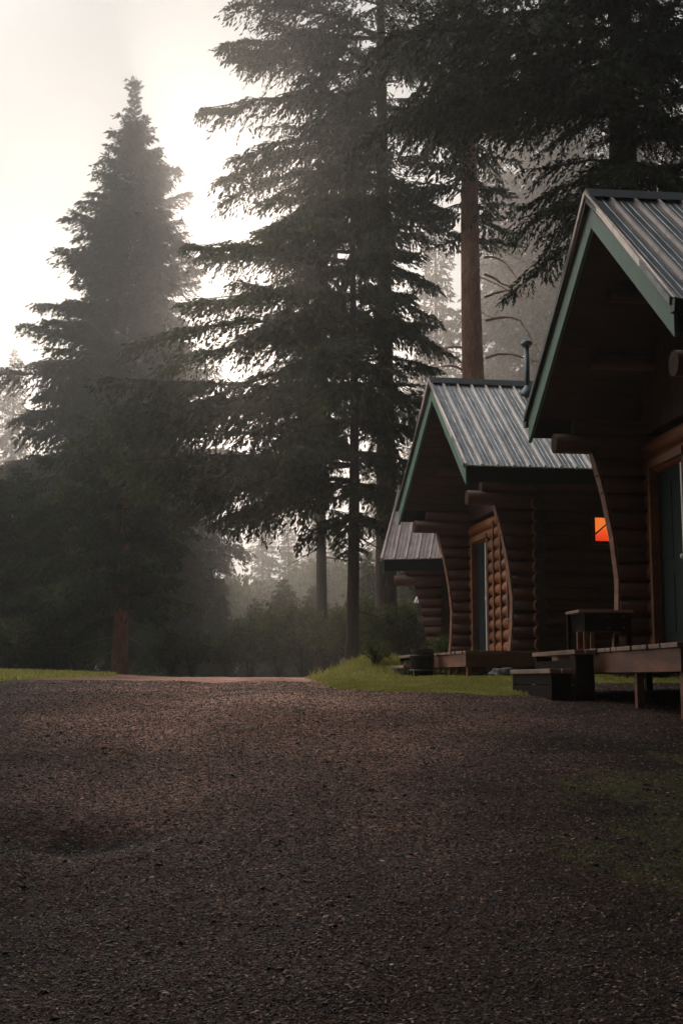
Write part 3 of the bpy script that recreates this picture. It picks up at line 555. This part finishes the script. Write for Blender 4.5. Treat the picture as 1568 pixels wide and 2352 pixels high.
    for z0, z1 in ((.2, .85), (1.0, 1.85)):
        for y0, y1 in ((d0 + .12, d0 + .38), (d0 + .48, d1 - .12)): dr.box(FX - .033, FX - .0255, y0, y1, z0, z1)
    do = dr.build('door', M['doorgreen'], root, .003)
    m = MB(); m.tube([(FX - .025, d0 + .09, .98), (FX - .07, d0 + .09, .98)], .012, 8); m.tube([(FX - .07, d0 + .09, .98), (FX - .085, d0 + .09, .98), (FX - .105, d0 + .09, .98), (FX - .112, d0 + .09, .98)], [.014, .028, .026, .01], 12); m.build('handle', M['white'], do)
    m = MB(); m.box(FX - .10, FX + .06, d0 - .075, d0 - .003, 0, 2.04); m.box(FX - .13, FX + .06, d1 + .003, d1 + .07, 0, 2.04); m.box(FX - .13, FX + .06, d0 - .075, d1 + .07, 2.043, 2.13); m.build('door_casing', M['trim'], do, .004)
    m = MB(); m.box(FX - .145, FX - .102, d0 - .10, d0 - .06, 0, 1.95); m.build('weather_strip', M['white'], do, .003)
    for yq in (.12, -.30):
        m = MB(); m.box(FX - .125, FX + .03, yq - .02, yq + .02, 0, 2.3); m.build('wall_stud', M['trim'], root, .004)
    # tall window beside the door
    wn = MB(); wn.box(FX - .02, FX - .008, w0 + .05, w1 - .05, .62, 1.86); wo = wn.build('window', M['glass'], root)
    m = MB()
    for a in ((FX - .07, FX, w0, w0 + .05, .56, 1.92), (FX - .07, FX, w1 - .05, w1, .56, 1.92), (FX - .07, FX, w0 + .05, w1 - .05, .56, .615), (FX - .07, FX, w0 + .05, w1 - .05, 1.865, 1.92), (FX - .06, FX - .021, w0 + .05, w1 - .05, 1.20, 1.26)): m.box(*a)
    m.build('frame', M['white'], wo, .003)
    m = MB(); m.box(FX - .16, FX + .02, w0 - .05, w1 + .05, .52, .557); m.build('sill', M['plank'], wo, .004)
    m = MB(); m.box(FX - .13, FX + .01, w0 - .07, w0 - .003, .56, 1.99); m.box(FX - .13, FX + .01, w1 + .003, w1 + .07, .56, 1.99); m.box(FX - .13, FX + .01, w0 - .003, w1 + .003, 1.925, 1.99); m.build('casing', M['trim'], wo, .004)
    # side window
    for s in (-1,):
        yo = s * (wy + LR)
        wn = MB(); wn.box(2.20, 2.66, yo - .035, yo - .02, 1.72, 2.09); wo = wn.build('window', M['lit'] if lit else M['glass'], root)
        if lit: tag(wo, 'small square window glowing orange')
        m = MB()
        for a in ((2.15, 2.2, 1.67, 2.14), (2.66, 2.71, 1.67, 2.14), (2.2, 2.66, 1.67, 1.72), (2.2, 2.66, 2.09, 2.14)): m.box(a[0], a[1], yo - .06, yo + .08, a[2], a[3])
        m.build('frame', M['winframe'], wo, .003)
        if lit:
            m = MB(); m.hexa([(2.2, yo - .043, 1.84), (2.215, yo - .043, 1.82), (2.215, yo - .038, 1.82), (2.2, yo - .038, 1.84)], [(2.50, yo - .043, 2.09), (2.53, yo - .043, 2.09), (2.53, yo - .038, 2.09), (2.50, yo - .038, 2.09)]); m.build('glazing_bar', M['darkwood'], wo)
    # porch deck and steps
    gz = -.47
    m = MB(); y = -1.95 * k
    while y < 1.95 * k: m.box(.06 + random.uniform(-.012, .012), FX - .05, y, y + .135, -.04, 0 + random.uniform(-.003, .003)); y += .141
    dk = m.build('porch_deck', M['plank'], root, .004)
    m = MB(); m.box(.085, .125, -1.93 * k, 1.93 * k, -.24, -.043); m.build('rim_beam', M['beam'], dk, .004)
    for s in (-1, 1):
        m = MB(); m.box(.127, D - .5, s * 1.91 * k - .02, s * 1.91 * k + .02, -.24, -.043); m.build('rim_beam', M['beam'], dk, .004)
    for (px_, py_) in ((.17, -1.8), (.17, -.72), (.17, .7), (.17, 1.2), (.17, 1.8), (1.2, -1.8), (1.2, 0), (1.2, 1.8), (3, -1.8), (5, -1.8), (3, 1.8), (5, 1.8)):
        m = MB(); m.box(px_ - .035, px_ + .035, py_ * k - .035, py_ * k + .035, -1.0, -.045 if px_ < 1.25 else 0.0); m.build('post', M['beam'] if px_ < .5 else M['darkwood'], dk, .005)
    m = MB(); m.box(FX, D - .8, -1.8 * k, 1.8 * k, -.2, -.045); m.build('floor', M['darkwood'], root)
    y0, y1 = .12, 1.62
    for i, (x0, x1, zt) in enumerate(((-.18, .03, -.012), (-.43, -.20, -.20))):
        st = MB(); xm = (x0 + x1) / 2; st.box(x0, xm - .005, y0 - .03, y1 + .03, zt - .045, zt, .003); st.box(xm + .005, x1, y0 - .045, y1 + .02, zt - .045, zt - .002, .003); so = st.build('step', M['plank'], root, .006)
        m = MB(); m.box(x0 + .02, x1 - .012, y0, y0 + .06, -.85, zt - .048); m.box(x0 + .02, x1 - .012, y1 - .06, y1, -.85, zt - .048); [m.box(x0 + .022, x0 + .05, y0 + .062, y1 - .062, zq, min(zq + .115, zt - .05)) for zq in (-.85, -.725, -.6, -.475, -.35, -.225) if zq < zt - .08]; m.build('stringer', M['darkwood'], so)
    if chimney:
        cx_, cy_ = 1.70, -.32; zb = roof_z(cy_)
        m = MB(); m.tube([(cx_, cy_, zb - .1), (cx_, cy_, zb + .86)], .045, 16); ch = m.build('chimney_pipe', M['pipe'], root)
        m = MB(); m.tube([(cx_, cy_, zb + .84), (cx_, cy_, zb + .87), (cx_, cy_, zb + .90), (cx_, cy_, zb + .93), (cx_, cy_, zb + .95)], [.07, .10, .10, .085, .02], 18); m.build('cap', M['pipe'], ch)
        m = MB(); m.tube([(cx_, cy_, zb - .10), (cx_, cy_, zb + .03), (cx_, cy_, zb + .10), (cx_, cy_, zb + .14)], [.16, .13, .07, .05], 16); m.build('flashing', M['pipe'], ch)
    return root
G = 'log cabins standing in a row beside the road'
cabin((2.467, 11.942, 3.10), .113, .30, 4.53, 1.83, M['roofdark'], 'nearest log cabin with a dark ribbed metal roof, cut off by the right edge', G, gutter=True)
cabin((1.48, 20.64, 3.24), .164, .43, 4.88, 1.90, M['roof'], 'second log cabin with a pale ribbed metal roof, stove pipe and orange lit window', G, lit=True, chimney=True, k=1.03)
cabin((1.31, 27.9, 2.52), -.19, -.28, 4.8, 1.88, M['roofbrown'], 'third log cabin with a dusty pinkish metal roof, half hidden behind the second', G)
cabin((3.2, 41.5, 2.45), -.36, -.38, 4.7, 1.85, M['roof'], 'farthest log cabin, only its pale roof corner showing under the third cabin eave', G)

def cab_pt(C, phi, x, y, z): return (C[0] + x * math.cos(phi) - y * math.sin(phi), C[1] + x * math.sin(phi) + y * math.cos(phi), z)
# wooden box bench on the near porch
C1 = (2.467, 11.942)
bn = empty('porch_bench', cab_pt(C1, .113, .40, 1.02, .303), .113); tag(bn, 'low dark wooden box bench with a slatted orange end, standing on the nearest cabin porch', 'bench')
m = MB(); m.box(-.31, .28, -.24, .24, .385, .415); m.build('seat', M['plank'], bn, .005)
m = MB(); m.box(-.24, .26, -.21, .21, .19, .383); m.build('box', M['darkwood'], bn, .004)
for q in (-.23, -.15, -.07):
    m = MB(); m.box(-.33 + (q + .23) * .9, -.29 + (q + .23) * .9, -.235, -.20, 0, .188); m.build('slat', M['trim'], bn, .003)
for x in (.24,):
    for y in (-.2, .2): m = MB(); m.box(x - .03, x + .02, y - .025, y + .025, 0, .188); m.build('leg', M['darkwood'], bn, .003)
m = MB(); m.box(-.31, -.27, .16, .21, 0, .383); m.build('leg', M['darkwood'], bn, .003)
m = MB()
for x in (.02, .18):
    for z in (.35, .23): m.tube([(x, -.208, z), (x, -.216, z)], .010, 8)
m.build('bolts', M['pipe'], bn)
# planter barrel by the second cabin's steps
C2 = (1.48, 20.64)
def barrel(loc, label):
    e = empty('planter_barrel', loc); tag(e, label, 'barrel'); m = MB(); m.tube([(0, 0, 0), (0, 0, .12), (0, 0, .25), (0, 0, .38), (0, 0, .46)], [.17, .195, .205, .2, .185], 18); m.build('body', M['darkwood'], e)
    m = MB(); m.tube([(0, 0, .10), (0, 0, .13)], .203, 18); m.tube([(0, 0, .34), (0, 0, .37)], .208, 18); m.build('hoops', M['blackmetal'], e)
p = cab_pt(C2, .164, -.20, -.28, 0); barrel((p[0], p[1], float(ground_z(p[0], p[1])) - .01), 'dark round wooden barrel beside the second cabin steps')
# rocks
def rock(loc, s, label, seed):
    r = np.random.default_rng(seed); import bmesh
    bm = bmesh.new(); bmesh.ops.create_icosphere(bm, subdivisions=3, radius=1)
    for v_ in bm.verts:
        c = np.array(v_.co); k = 1 + .18 * math.sin(c[0] * 3 + seed) * math.cos(c[1] * 4) + .12 * math.sin(c[2] * 6 + c[0] * 5) + r.normal(0, .015); v_.co = (c[0] * s[0] * k, c[1] * s[1] * k, c[2] * s[2] * k)
    me = bpy.data.meshes.new('rock'); bm.to_mesh(me); bm.free(); me.materials.append(M['rock']); o = bpy.data.objects.new('rock', me); col.objects.link(o); o.location = loc; return tag(o, label, 'rock')
x = at(1152, 18.4); rock((x, 18.4, float(ground_z(x, 18.4)) + .05), (.17, .13, .10), 'pale grey rock lying in the grass in front of the second cabin deck', 5)
x = at(1182, 18.6); rock((x, 18.6, float(ground_z(x, 18.6)) + .03), (.13, .12, .07), 'lower dark rock to the right of the pale rock in the grass', 8)

# ------------------------------------------------------------------ mist
m = MB(); m.box(-330, 330, -330, 330, -8, 62); hz = m.build('haze', bpy.data.materials.new('mist'), None); hz['kind'] = 'stuff'
hm = hz.data.materials[0]; hm.use_nodes = True; nt = hm.node_tree; nt.nodes.remove(nt.nodes['Principled BSDF'])
pv = nt.nodes.new('ShaderNodeVolumePrincipled'); pv.inputs['Color'].default_value = (.97, .95, .92, 1); pv.inputs['Density'].default_value = .0027; pv.inputs['Anisotropy'].default_value = .8
nt.links.new(pv.outputs[0], nt.nodes['Material Output'].inputs['Volume'])

# ------------------------------------------------------------------ light, sky, camera
SUN_AZ, SUN_EL = -7.3, 18.5
w = bpy.data.worlds.new('World'); scene.world = w; w.use_nodes = True; nt = w.node_tree; bg = nt.nodes['Background']
sk = nt.nodes.new('ShaderNodeTexSky'); sk.sky_type = 'NISHITA'; sk.sun_disc = False; sk.sun_elevation = R(SUN_EL); sk.sun_rotation = R(SUN_AZ % 360); sk.dust_density = 4.0; sk.air_density = 1.0
SKY_K = .12; LEFT_FILL = 2.3
dk_ = nt.nodes.new('ShaderNodeMix'); dk_.data_type = 'RGBA'; dk_.blend_type = 'DARKEN'; dk_.inputs[0].default_value = 1      # a bright veil of cloud: the glare round the sun levels off to cream
nt.links.new(sk.outputs[0], dk_.inputs[6]); dk_.inputs[7].default_value = (.34 / SKY_K, .352 / SKY_K, .34 / SKY_K, 1)
ad_ = nt.nodes.new('ShaderNodeMix'); ad_.data_type = 'RGBA'; ad_.blend_type = 'ADD'; ad_.inputs[0].default_value = 1; ad_.inputs[7].default_value = (.17 / SKY_K, .175 / SKY_K, .18 / SKY_K, 1)
nt.links.new(dk_.outputs[2], ad_.inputs[6]); 
tc_ = nt.nodes.new('ShaderNodeTexCoord'); dp = nt.nodes.new('ShaderNodeVectorMath'); dp.operation = 'DOT_PRODUCT'; nt.links.new(tc_.outputs['Generated'], dp.inputs[0])
dp.inputs[1].default_value = tuple(Vector((-.35, .90, .28)).normalized())
gr = nt.nodes.new('ShaderNodeMapRange'); gr.interpolation_type = 'SMOOTHSTEP'
for k_, v_ in ((1, -.5), (2, .6), (3, .09), (4, 1.0)): gr.inputs[k_].default_value = v_
nt.links.new(dp.outputs['Value'], gr.inputs[0])                      # the misty sky is dim on the side turned away from the sun
ml_ = nt.nodes.new('ShaderNodeMix'); ml_.data_type = 'RGBA'; ml_.blend_type = 'MULTIPLY'; ml_.inputs[0].default_value = 1
nt.links.new(ad_.outputs[2], ml_.inputs[6]); nt.links.new(gr.outputs[0], ml_.inputs[7])
dp2 = nt.nodes.new('ShaderNodeVectorMath'); dp2.operation = 'DOT_PRODUCT'; nt.links.new(tc_.outputs['Generated'], dp2.inputs[0]); dp2.inputs[1].default_value = tuple(Vector((-.64, .24, .73)).normalized())
g2 = nt.nodes.new('ShaderNodeMapRange'); g2.interpolation_type = 'SMOOTHSTEP'
for k_, v_ in ((1, .66), (2, .97), (3, 0), (4, 1.0)): g2.inputs[k_].default_value = v_
nt.links.new(dp2.outputs['Value'], g2.inputs[0])                     # added bright sky lobe out of view at upper left, a fill light
ad2 = nt.nodes.new('ShaderNodeMix'); ad2.data_type = 'RGBA'; ad2.blend_type = 'ADD'; nt.links.new(g2.outputs[0], ad2.inputs[0]); nt.links.new(ml_.outputs[2], ad2.inputs[6]); ad2.inputs[7].default_value = (LEFT_FILL / SKY_K, LEFT_FILL * .96 / SKY_K, LEFT_FILL * .90 / SKY_K, 1)
nt.links.new(ad2.outputs[2], bg.inputs['Color']); bg.inputs['Strength'].default_value = SKY_K
sd = (math.sin(R(SUN_AZ)) * math.cos(R(SUN_EL)), math.cos(R(SUN_AZ)) * math.cos(R(SUN_EL)), math.sin(R(SUN_EL)))
su = bpy.data.lights.new('sun', 'SUN'); su.energy = 1.7; su.angle = R(4); su.color = (1, .84, .72); so = bpy.data.objects.new('sun', su); col.objects.link(so)
so.rotation_euler = Vector(sd).to_track_quat('Z', 'Y').to_euler(); so.location = (-8, 60, 40)
cam = bpy.data.cameras.new('camera'); co = bpy.data.objects.new('camera', cam); col.objects.link(co); scene.camera = co
co.location = (0, 0, 0); co.rotation_euler = (math.pi / 2 + PITCH, 0, 0); cam.sensor_fit = 'VERTICAL'; cam.sensor_height = 36; cam.lens = 36 * FOC / 2352; cam.clip_end = 1000; cam.clip_start = .05
scene.view_settings.view_transform = 'Standard'; scene.view_settings.look = 'None'; scene.view_settings.exposure = 0
cy = scene.cycles; cy.max_bounces = 5; cy.diffuse_bounces = 2; cy.glossy_bounces = 2; cy.transmission_bounces = 2; cy.volume_bounces = 0; cy.use_denoising = True
cy.use_adaptive_sampling = True; cy.adaptive_threshold = .01
